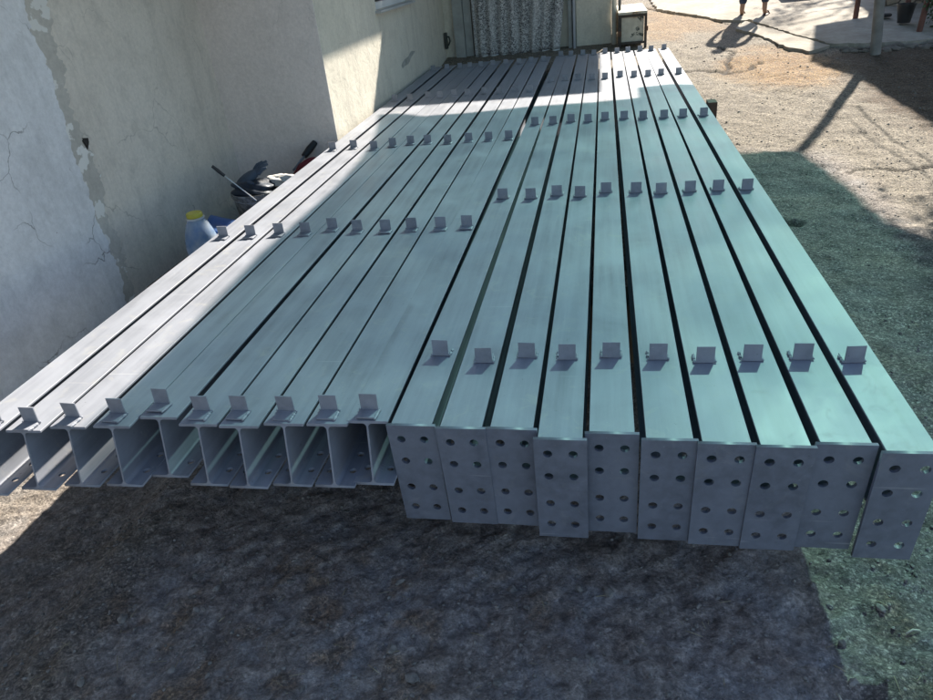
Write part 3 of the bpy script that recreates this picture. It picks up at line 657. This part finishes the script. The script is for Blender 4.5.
# flower pot
bm = bmesh.new(); lathe(bm, [(.075, 0), (.09, .10), (.105, .2), (.112, .2), (.112, .225), (.10, .225), (.095, .18)], (0, 0, 0), 24, True, True)
o = link('bucket', fin_bm(bm, 'bucket', True, 40), simple('black_plastic', (.02, .021, .024), .45, .2, 5)); o.location = (3.90, 10.75, gz(10.75) + .068); tag(o, 'small black plastic pot standing on the shaded slab between the posts', 'pot')
bm = bmesh.new(); lathe(bm, [(.09, 0), (.10, .02), (.085, .035), (.03, .04)], (0, 0, 0), 20)
o = link('rubber_disc', fin_bm(bm, 'rubber_disc', True, 40), simple('black_rubber', (.025, .024, .023), .7, .3, 9)); o.location = (3.80, 11.2, gz(11.2) + .069); tag(o, 'flat black rubber disc lying on the slab behind the pot', 'rubber disc')
# block at the top edge
bm = bmesh.new(); box(bm, 2.98, 3.42, 13.3, 13.8, .55, .86, .02)
tag(link('concrete_block', fin_bm(bm, 'concrete_block'), simple('weathered_block', (.17, .15, .13), .9, .3, 8, bump=.5)), 'dark weathered concrete block on the sunlit slab beyond the walker', 'concrete block')

# ------------------------------------------------------------ foliage
def leaf_mat(name, col):
    t = NT(name); c = t.mix(t.ramp(t.noise(14, 2), (.35, 0), (.65, 1)), tuple(x * .7 for x in col), tuple(x * 1.4 for x in col)); t.b.inputs['Subsurface Weight'].default_value = 0
    return t.fin(c, .55, 0, None, .4)
LEAF = leaf_mat('green_leaf', (.05, .085, .035)); BARK = simple('bark', (.11, .085, .065), .9, .3, 12, bump=.6)
def leaves(bm, centres, n, s, R):
    for i in range(n):
        c = Vector(random.choice(centres)); p = c + Vector([random.gauss(0, 1) * R for _ in range(3)])
        d = Vector([random.uniform(-1, 1) for _ in range(3)]).normalized(); u = d.orthogonal().normalized(); w = d.cross(u); L_ = s * random.uniform(.6, 1.3)
        q = [p, p + u * L_ * .5 + w * L_ * .28 + d * L_ * .06, p + u * L_, p + u * L_ * .5 - w * L_ * .28 + d * L_ * .06]
        bm.faces.new([bm.verts.new(x) for x in q])
def plant(name, loc, limbs, nl, ls, R, label, cat, lr):
    root = empty(name, loc); tag(root, label, cat)
    bm = bmesh.new(); cs = []
    for pts, r in limbs:
        tube(bm, pts, [r * (1 - .75 * i / (len(pts) - 1)) for i in range(len(pts))], 7); cs += [Vector(p) for p in pts[lr:]]
    link('stem' if nl < 700 else 'trunk', fin_bm(bm, 'stem', True), BARK, root)
    bm = bmesh.new(); leaves(bm, cs, nl, ls, R)
    me = bpy.data.meshes.new('leaves'); bm.to_mesh(me); bm.free(); link('foliage', me, LEAF, root)
lim = [([(0, 0, 0), (random.uniform(-.05, .05), random.uniform(-.05, .05), .15), (random.uniform(-.16, .16), random.uniform(-.16, .16), .3), (random.uniform(-.24, .24), random.uniform(-.24, .24), .5)], .012) for _ in range(9)]
plant('shrub', (4.18, 10.35, gz(10.3) + .065), lim, 650, .06, .05, 'small leafy green shrub beside the leaning post at the right edge', 'shrub', 1)
# vine hanging from the canopy edge
lim = [([(3.05 + random.uniform(-.05, .1), 7.4 + random.uniform(-1, 1), 3.08), (3.3 + random.uniform(-.1, .2), 7.5 + random.uniform(-.5, .5), 2.95), (3.5 + random.uniform(-.15, .3), 7.6 + random.uniform(-.6, .6), 2.8)], .012) for _ in range(9)]
lim = [([Vector(p) - Vector((3.1, 7.5, 3.08)) for p in a], r) for a, r in lim]
plant('vine', (3.1, 7.5, 3.08), lim, 520, .10, .13, 'leafy vine hanging off the right edge of the overhead canopy', 'vine', 1)
# bare tree further up the yard
def branch(p, d, L_, r, dep, out):
    pts = [p]
    for k in range(4):
        d = (d + Vector([random.uniform(-.22, .22) for _ in range(3)])).normalized(); pts.append(pts[-1] + d * L_ / 4)
    out.append((pts, r))
    if dep:
        for k in range(4 if dep > 1 else 3): branch(pts[random.choice([2, 3, 4])], (d + Vector([random.uniform(-.9, .9), random.uniform(-.9, .9), random.uniform(-.3, .5)])).normalized(), L_ * .62, r * .5, dep - 1, out)
lim = []; random.seed(21); branch(Vector((0, 0, 0)), Vector((-.1, -.05, 1)), 2.6, .10, 3, lim)
plant('tree', (6.3, 17.4, 1.0), lim, 900, .10, .10, 'thin branching tree standing up the yard behind the shelter', 'tree', 3)

# ------------------------------------------------------------ cabinet
cab = empty('metal_cabinet', (.46, 11.4, .38)); tag(cab, 'old white metal chest with peeling paint behind the far beam ends', 'cabinet')
def peel():
    t = NT('peeling_white_paint'); n = t.noise(5, 5, .65, None, .8)
    c = t.mix(t.ramp(t.noise(16, 4), (.3, 0), (.7, 1)), (.46, .43, .35), (.60, .57, .48)); c = t.mix(t.ramp(n, (.585, 0), (.60, 1)), c, (.07, .085, .075)); c = t.mix(t.ramp(t.noise(3.3, 5, .7), (.6, 0), (.66, .8)), c, (.25, .12, .05))
    return t.fin(c, .6, 0, t.bump(t.ramp(n, (.585, 1), (.60, 0)), .4, .004), .4)
def cb(name, bm, mat, par=None):
    o = link(name, fin_bm(bm, name), mat, par or cab)
    for v in o.data.vertices: v.co -= Vector(cab.location)
    return o
PEEL = peel(); DKF = simple('dark_rusty_frame', (.06, .05, .042), .75, .5, 15, bump=.3)
bm = bmesh.new(); box(bm, .33, .635, 10.92, 12.1, .44, .82, .006); cb('body', bm, PEEL)
bm = bmesh.new(); box(bm, .285, .675, 10.87, 12.2, .822, .855, .006); cb('lid', bm, PEEL)
bm = bmesh.new()
for x in (.29, .64):
    for y in (10.885, 12.1): bm = bmesh.new(); box(bm, x, x + .036, y, y + .03, .3, .82, .003); cb('leg', bm, DKF)
for z_ in (.44, .785): bm = bmesh.new(); box(bm, .327, .639, 10.888, 10.912, z_, z_ + .032, .002); cb('rail', bm, DKF)
bm = bmesh.new(); box(bm, .655, .69, 10.872, 10.884, .60, .66, .003); cb('hinge', bm, RUST)
bm = bmesh.new(); box(bm, .28, .33, 10.872, 10.884, .55, .62, .003); cb('hinge', bm, RUST)

# ------------------------------------------------------------ things in the corner by the wall
bm = bmesh.new(); box(bm, -3.0, -2.32, 3.9, 4.9, -.30, -.003, .01); box(bm, -3.0, -2.32, 4.91, 5.95, -.30, -.003, .01)
tag(link('timber_platform', fin_bm(bm, 'platform'), WOOD), 'low timber platform under the jug and the pail by the wall', 'platform')
# clear jug with a yellow lid
jug = empty('water_jug', (-2.64, 4.13, .115)); tag(jug, 'clear blue plastic jug with a yellow lid by the wall', 'jug')
t = NT('clear_blue_plastic'); t.b.inputs['Transmission Weight'].default_value = .55; t.b.inputs['IOR'].default_value = 1.12; t.b.inputs['Alpha'].default_value = 1
JP = t.fin(t.mix(t.ramp(t.noise(9, 4), (.35, 0), (.65, 1)), (.28, .45, .72), (.75, .84, .92)), .18, 0, t.bump(t.noise(18, 3), .4, .01))
bm = bmesh.new(); lathe(bm, [(.09, -.115), (.11, -.105), (.115, -.06), (.110, -.045), (.115, -.03), (.110, 0), (.115, .02), (.112, .09), (.107, .10), (.108, .12), (.092, .18), (.072, .235), (.052, .262), (.052, .275)], (0, 0, 0), 40); link('body', fin_bm(bm, 'body', True, 60), JP, jug)
bm = bmesh.new(); lathe(bm, [(.060, .0), (.060, .009)], (0, 0, .2695), 28); link('collar', fin_bm(bm, 'collar', True, 40), simple('white_collar', (.6, .62, .62), .4, .1), jug)
bm = bmesh.new(); seg = 48; rings = []
for r, z in ((.050, .280), (.051, .282), (.051, .304), (.046, .310)):
    rings.append([bm.verts.new(((r + (.0018 if k % 2 else 0)) * math.cos(2 * math.pi * k / seg), (r + (.0018 if k % 2 else 0)) * math.sin(2 * math.pi * k / seg), z)) for k in range(seg)])
for a, b in zip(rings, rings[1:]):
    for k in range(seg): bm.faces.new((a[k], a[(k + 1) % seg], b[(k + 1) % seg], b[k]))
bm.faces.new(rings[0][::-1]); bm.faces.new(rings[-1]); link('lid', fin_bm(bm, 'lid', True, 40), simple('yellow_lid', (.52, .47, .06), .45, .2, 20), jug)
# blue sheet / basin
bm = bmesh.new(); pts = []
for j in range(13):
    for i in range(17):
        u, v = i / 16, j / 12; pts.append(bm.verts.new((-2.72 + .5 * u - .08 * v, 4.20 + .42 * v + .05 * math.sin(u * 5), .25 + .02 * math.sin(u * 6 + v * 4) - .16 * u + .02 * math.sin(v * 9 + u * 3))))
for j in range(12):
    for i in range(16): bm.faces.new((pts[j * 17 + i], pts[j * 17 + i + 1], pts[(j + 1) * 17 + i + 1], pts[(j + 1) * 17 + i]))
o = link('blue_tarpaulin', fin_bm(bm, 'tarp', True), simple('blue_plastic_sheet', (.015, .09, .30), .45, .25, 5, bump=.2)); so = o.modifiers.new('thickness', 'SOLIDIFY'); so.thickness = .01
tag(o, 'folded bright blue plastic sheet behind the water jug', 'plastic sheet')
bm = bmesh.new(); box(bm, -2.7, -2.32, 4.3, 4.85, -.05, .07, .01); tag(link('timber_offcut', fin_bm(bm, 'offcut'), WOOD), 'short timber offcut under the blue plastic sheet', 'timber')
# dirty pail
pail = empty('pail', (-2.60, 5.0, 0)); tag(pail, 'dirty round metal pail filled with gloves and rags in the wall corner', 'pail')
bm = bmesh.new(); lathe(bm, [(.15, 0), (.175, .12), (.18, .125), (.195, .29), (.205, .305), (.205, .318), (.192, .315), (.165, .22), (.05, .21)], (0, 0, 0), 40, True, True)
t = NT('mortar_stained_metal'); JM = t.fin(t.mix(t.ramp(t.noise(20, 6, .75), (.4, 0), (.6, 1)), (.09, .09, .085), (.34, .33, .30)), .75, 0, t.bump(t.noise(30, 5, .7), .6, .01)); link('tub', fin_bm(bm, 'tub', True, 40), JM, pail)
bm = bmesh.new(); tube(bm, [(.208 * math.cos(a), -.19 * math.sin(a), .31 - .05 * math.sin(a)) for a in [math.pi * k / 12 for k in range(13)]], .004, 6); link('handle', fin_bm(bm, 'handle', True), simple('wire', (.3, .3, .3), .4), pail)
def lump(name, loc, dim, mat, label, cat, rot=(0, 0, 0), seed=1, amp=.25, fuzz=0):
    r = random.Random(seed); bm = bmesh.new(); q = bmesh.ops.create_icosphere(bm, subdivisions=4, radius=1); f = [r.uniform(2, 5) for _ in range(6)]; ph = [r.uniform(0, 6) for _ in range(6)]
    for v in q['verts']:
        p = v.co.copy(); n = 1 + amp * (math.sin(p.x * f[0] + ph[0]) * math.sin(p.y * f[1] + ph[1]) + .5 * math.sin(p.z * f[2] * 2 + ph[2] + p.x * f[3])) + r.uniform(-fuzz, fuzz)
        v.co = Vector((p.x * dim[0] * n, p.y * dim[1] * n, p.z * dim[2] * n))
    o = link(name, fin_bm(bm, name, True), mat); o.location = loc; o.rotation_euler = rot; tag(o, label, cat); return o
DK = simple('dark_blue_rubber', (.022, .032, .05), .5, .4, 14, bump=.3)
# glove with fingers
bm = bmesh.new(); q = bmesh.ops.create_icosphere(bm, subdivisions=3, radius=1)
for v in q['verts']: v.co = Vector((v.co.x * .11, v.co.y * .065, v.co.z * .035))
for k, (dx, dy, l) in enumerate(((.08, .045, .09), (.10, .018, .10), (.10, -.012, .095), (.09, -.04, .08), (-.01, -.065, .07))):
    a = (k - 2) * -.12 if k < 4 else -1.1; e = Vector((math.cos(a), math.sin(a), .12)); tube(bm, [Vector((dx, dy, 0)), Vector((dx, dy, .008)) + e * l * .5, Vector((dx, dy, -.004)) + e * l], [.018, .017, .010], 8)
GLV = simple('grey_blue_glove', (.055, .075, .105), .7, .35, 16, bump=.4)
o = link('work_glove', fin_bm(bm, 'glove', True, 60), GLV); o.location = (-2.66, 5.0, .40); o.rotation_euler = (.25, -.45, .5); tag(o, 'grey blue work glove on top of the pail, nearest the handle', 'glove')
lump('rubber_boot', (-2.60, 4.98, .33), (.155, .12, .055), DK, 'dark rubber boot lying crumpled across the pail rim', 'boot', (0, .1, .3), 3, .3)
lump('sheepskin_roller', (-2.43, 5.12, .335), (.14, .06, .05), simple('white_wool', (.62, .60, .56), .95, .2, 25, bump=.8), 'fluffy white wool roller cover resting on the pail', 'roller', (0, .1, .35), 5, .18, .09)
lump('cloth_rag', (-2.50, 5.74, .27), (.11, .04, .05), simple('dark_red_cloth', (.16, .02, .03), .8, .3, 12, bump=.5), 'crumpled dark red rag leaning in the wall corner', 'rag', (0, -.5, .5), 8, .25)
def stick(name, a, b, r, m1, m2, split, label, cat):
    root = empty(name, a); tag(root, label, cat); a, b = Vector(a), Vector(b); c = a.lerp(b, split)
    bm = bmesh.new(); tube(bm, [Vector((0, 0, 0)), c - a], r, 8); link('rod', fin_bm(bm, 'rod', True, 40), m1, root)
    bm = bmesh.new(); tube(bm, [c - a, (c - a).lerp(b - a, .5), b - a], [r * 2.6, r * 3.2, r * 2.6], 12); link('grip', fin_bm(bm, 'grip', True, 40), m2, root)
BLK = simple('black_grip', (.02, .02, .022), .5, .2); WR = simple('bright_wire', (.6, .6, .58), .35, .1, metal=.5)
stick('paint_roller_handle', (-2.50, 4.75, .30), (-2.74, 4.68, .59), .0042, WR, BLK, .72, 'thin white wire roller handle with a black grip leaning on the pail', 'roller handle')
stick('hand_tool', (-2.60, 5.72, .26), (-2.46, 6.3 - .32, .43), .010, simple('grey_rod', (.15, .17, .2), .5), BLK, .5, 'black-handled tool behind the dark red rag', 'hand tool')

# ------------------------------------------------------------ person walking up the yard
def skin(name, verts, edges, mat, parent, sub=2, root=0):
    me = bpy.data.meshes.new(name); me.from_pydata([v[0] for v in verts], edges, []); o = link(name, me, mat, parent)
    sk = o.modifiers.new('skin', 'SKIN'); sk.use_smooth_shade = True
    for i, v in enumerate(verts):
        r = v[1] if isinstance(v[1], tuple) else (v[1], v[1]); me.skin_vertices[0].data[i].radius = r
    me.skin_vertices[0].data[root].use_root = True
    ss = o.modifiers.new('sub', 'SUBSURF'); ss.levels = sub; ss.render_levels = sub
    return o
SKN = simple('skin', (.32, .19, .13), .55, .1, 6)
per = empty('person', (2.33, 12.33, .52), math.radians(160)); tag(per, 'person in dark blue jeans and brown sandals standing on the slab up the yard', 'person')
J = [((0, 0, .92), (.13, .10)), ((0, 0, 1.08), (.125, .09)), ((0, .01, 1.25), (.15, .10)), ((0, 0, 1.38), (.13, .08)), ((0, -.01, 1.46), .05), ((0, -.03, 1.53), (.065, .07)), ((0, -.035, 1.62), (.07, .085)), ((0, -.03, 1.68), (.05, .06)),
     ((.19, 0, 1.37), .052), ((.25, .03, 1.12), .04), ((.24, -.06, .90), .03), ((.235, -.09, .83), (.02, .032)),
     ((-.19, 0, 1.37), .052), ((-.25, .03, 1.12), .04), ((-.24, -.08, .91), .03), ((-.235, -.11, .84), (.02, .032)),
     ((.12, 0, .86), .085), ((.15, -.03, .48), .055), ((.16, .03, .10), .036), ((.165, -.02, .045), (.03, .03)), ((.175, -.14, .03), (.035, .02)),
     ((-.12, 0, .86), .085), ((-.15, .0, .48), .055), ((-.17, .08, .11), .036), ((-.175, .04, .05), (.03, .03)), ((-.19, -.08, .03), (.035, .02))]
E_ = [(0, 1), (1, 2), (2, 3), (3, 4), (4, 5), (5, 6), (6, 7), (3, 8), (8, 9), (9, 10), (10, 11), (3, 12), (12, 13), (13, 14), (14, 15), (0, 16), (16, 17), (17, 18), (18, 19), (19, 20), (0, 21), (21, 22), (22, 23), (23, 24), (24, 25)]
fing = [(.012, .030, .062), (.004, .012, .072), (-.004, -.008, .068), (-.010, -.026, .055)]
for s, hv, hp_ in ((1, 11, Vector((.235, -.09, .83))), (-1, 15, Vector((-.235, -.11, .84)))):
    for (ox, oy, l) in fing:
        b = hp_ + Vector((ox * s, oy, -.03)); i = len(J); J += [(tuple(b), .009), (tuple(b + Vector((-.006 * s, -.01, -l * .5))), .008), (tuple(b + Vector((-.02 * s, -.015, -l))), .006)]; E_ += [(hv, i), (i, i + 1), (i + 1, i + 2)]
    b = hp_ + Vector((-.01 * s, -.035, .0)); i = len(J); J += [(tuple(b), .010), (tuple(b + Vector((-.01 * s, -.025, -.03))), .008)]; E_ += [(hv, i), (i, i + 1)]
skin('body', J, E_, SKN, per)
# nose, eyes and ears as small features on the head
bm = bmesh.new()
for fn_, c_, s in (('nose', (0, -.122, 1.60), (.013, .018, .02)), ('ear', (.075, -.03, 1.61), (.012, .02, .03)), ('ear', (-.075, -.03, 1.61), (.012, .02, .03)), ('mouth', (0, -.112, 1.555), (.026, .010, .007))):
    q = bmesh.ops.create_icosphere(bm, subdivisions=2, radius=1)
    for v in q['verts']: v.co = Vector((v.co.x * s[0] + c_[0], v.co.y * s[1] + c_[1], v.co.z * s[2] + c_[2]))
    link(fn_, fin_bm(bm, fn_, True), SKN, per); bm = bmesh.new()
EYE = simple('eye', (.05, .04, .035), .2)
for x in (-.028, .028):
    q = bmesh.ops.create_icosphere(bm, subdivisions=2, radius=.011)
    for v in q['verts']: v.co += Vector((x, -.108, 1.625))
    link('eye', fin_bm(bm, 'eye', True), EYE, per); bm = bmesh.new()
bm = bmesh.new(); q = bmesh.ops.create_icosphere(bm, subdivisions=3, radius=1)
for v in q['verts']: v.co = Vector((v.co.x * .083, v.co.y * .098, v.co.z * .07)) + Vector((0, -.012, 1.672))
link('hair', fin_bm(bm, 'hair', True), simple('dark_hair', (.02, .016, .013), .6, .3, 40, bump=.6), per)
skin('trousers', [((0, 0, .96), (.142, .112)), ((0, 0, .88), (.145, .115)), ((.12, 0, .80), .097), ((.15, -.03, .48), .073), ((.16, .02, .16), .062), ((-.12, 0, .80), .097), ((-.15, .0, .48), .073), ((-.17, .07, .17), .062)],
     [(0, 1), (1, 2), (2, 3), (3, 4), (1, 5), (5, 6), (6, 7)], simple('blue_denim', (.028, .045, .085), .85, .35, 20, bump=.4), per)
skin('shirt', [((0, 0, .93), (.15, .115)), ((0, 0, 1.08), (.145, .108)), ((0, .01, 1.25), (.168, .115)), ((0, 0, 1.385), (.14, .09)), ((.19, 0, 1.38), .066), ((.235, .02, 1.2), .056), ((-.19, 0, 1.38), .066), ((-.235, .02, 1.2), .056)],
     [(0, 1), (1, 2), (2, 3), (3, 4), (4, 5), (3, 6), (6, 7)], simple('grey_shirt', (.10, .10, .11), .9, .2, 12), per)
for x, y in ((.17, -.055), (-.185, .005)):
    bm = bmesh.new(); q = bmesh.ops.create_icosphere(bm, subdivisions=3, radius=1)
    for v in q['verts']: v.co = Vector((v.co.x * .05 + x, v.co.y * .14 + y, max(-.028, v.co.z * .03) + .028 - .018))
    tube(bm, [(x - .045, y - .05, .02), (x - .02, y - .05, .062), (x + .02, y - .05, .062), (x + .045, y - .05, .02)], .010, 6)
    link('sandal', fin_bm(bm, 'sandal', True, 50), simple('brown_leather', (.06, .028, .018), .6, .3, 20), per)
# bits of litter in front
for (x, y, a, l, lab) in ((.93, 1.60, .3, .045, 'pale wood splinter on the shaded gravel right of the end plates'), (.66, 1.36, 1.9, .03, 'tiny pale splinter by the edge of the dark shadow'), (-.75, 1.17, .1, .12, 'thin straw lying on the dark ground at the front')):
    bm = bmesh.new(); p = Vector((x, y, zat(x, y) + .008)); d = Vector((math.cos(a), math.sin(a), .05)) * l / 2; tube(bm, [p - d, p + Vector((0, .004, .006)), p + d], .0016 if l > .1 else .003, 5)
    tag(link('splinter', fin_bm(bm, 'splinter', True), simple('pale_straw', (.5, .47, .38), .8)), lab, 'splinter')

# dry grass bits and chips, too many to count
bm = bmesh.new()
for i in range(260):
    x, y = (random.uniform(.75, 3.4), random.uniform(1.2, 6.5)) if i % 3 else (random.uniform(-2, .7), random.uniform(1.0, 1.7))
    a = random.uniform(0, 6.28); l = random.uniform(.008, .03); p = Vector((x, y, zat(x, y) + .004)); d = Vector((math.cos(a), math.sin(a), random.uniform(-.1, .25))) * l
    tube(bm, [p - d, p + Vector((0, 0, .002)), p + d], random.uniform(.0006, .0013), 4)
o = link('dry_grass', fin_bm(bm, 'dry_grass', True), simple('dry_grass', (.36, .31, .2), .9, .4, 9)); o['kind'] = 'stuff'; o['label'] = 'scattered bits of dry grass on the ground'
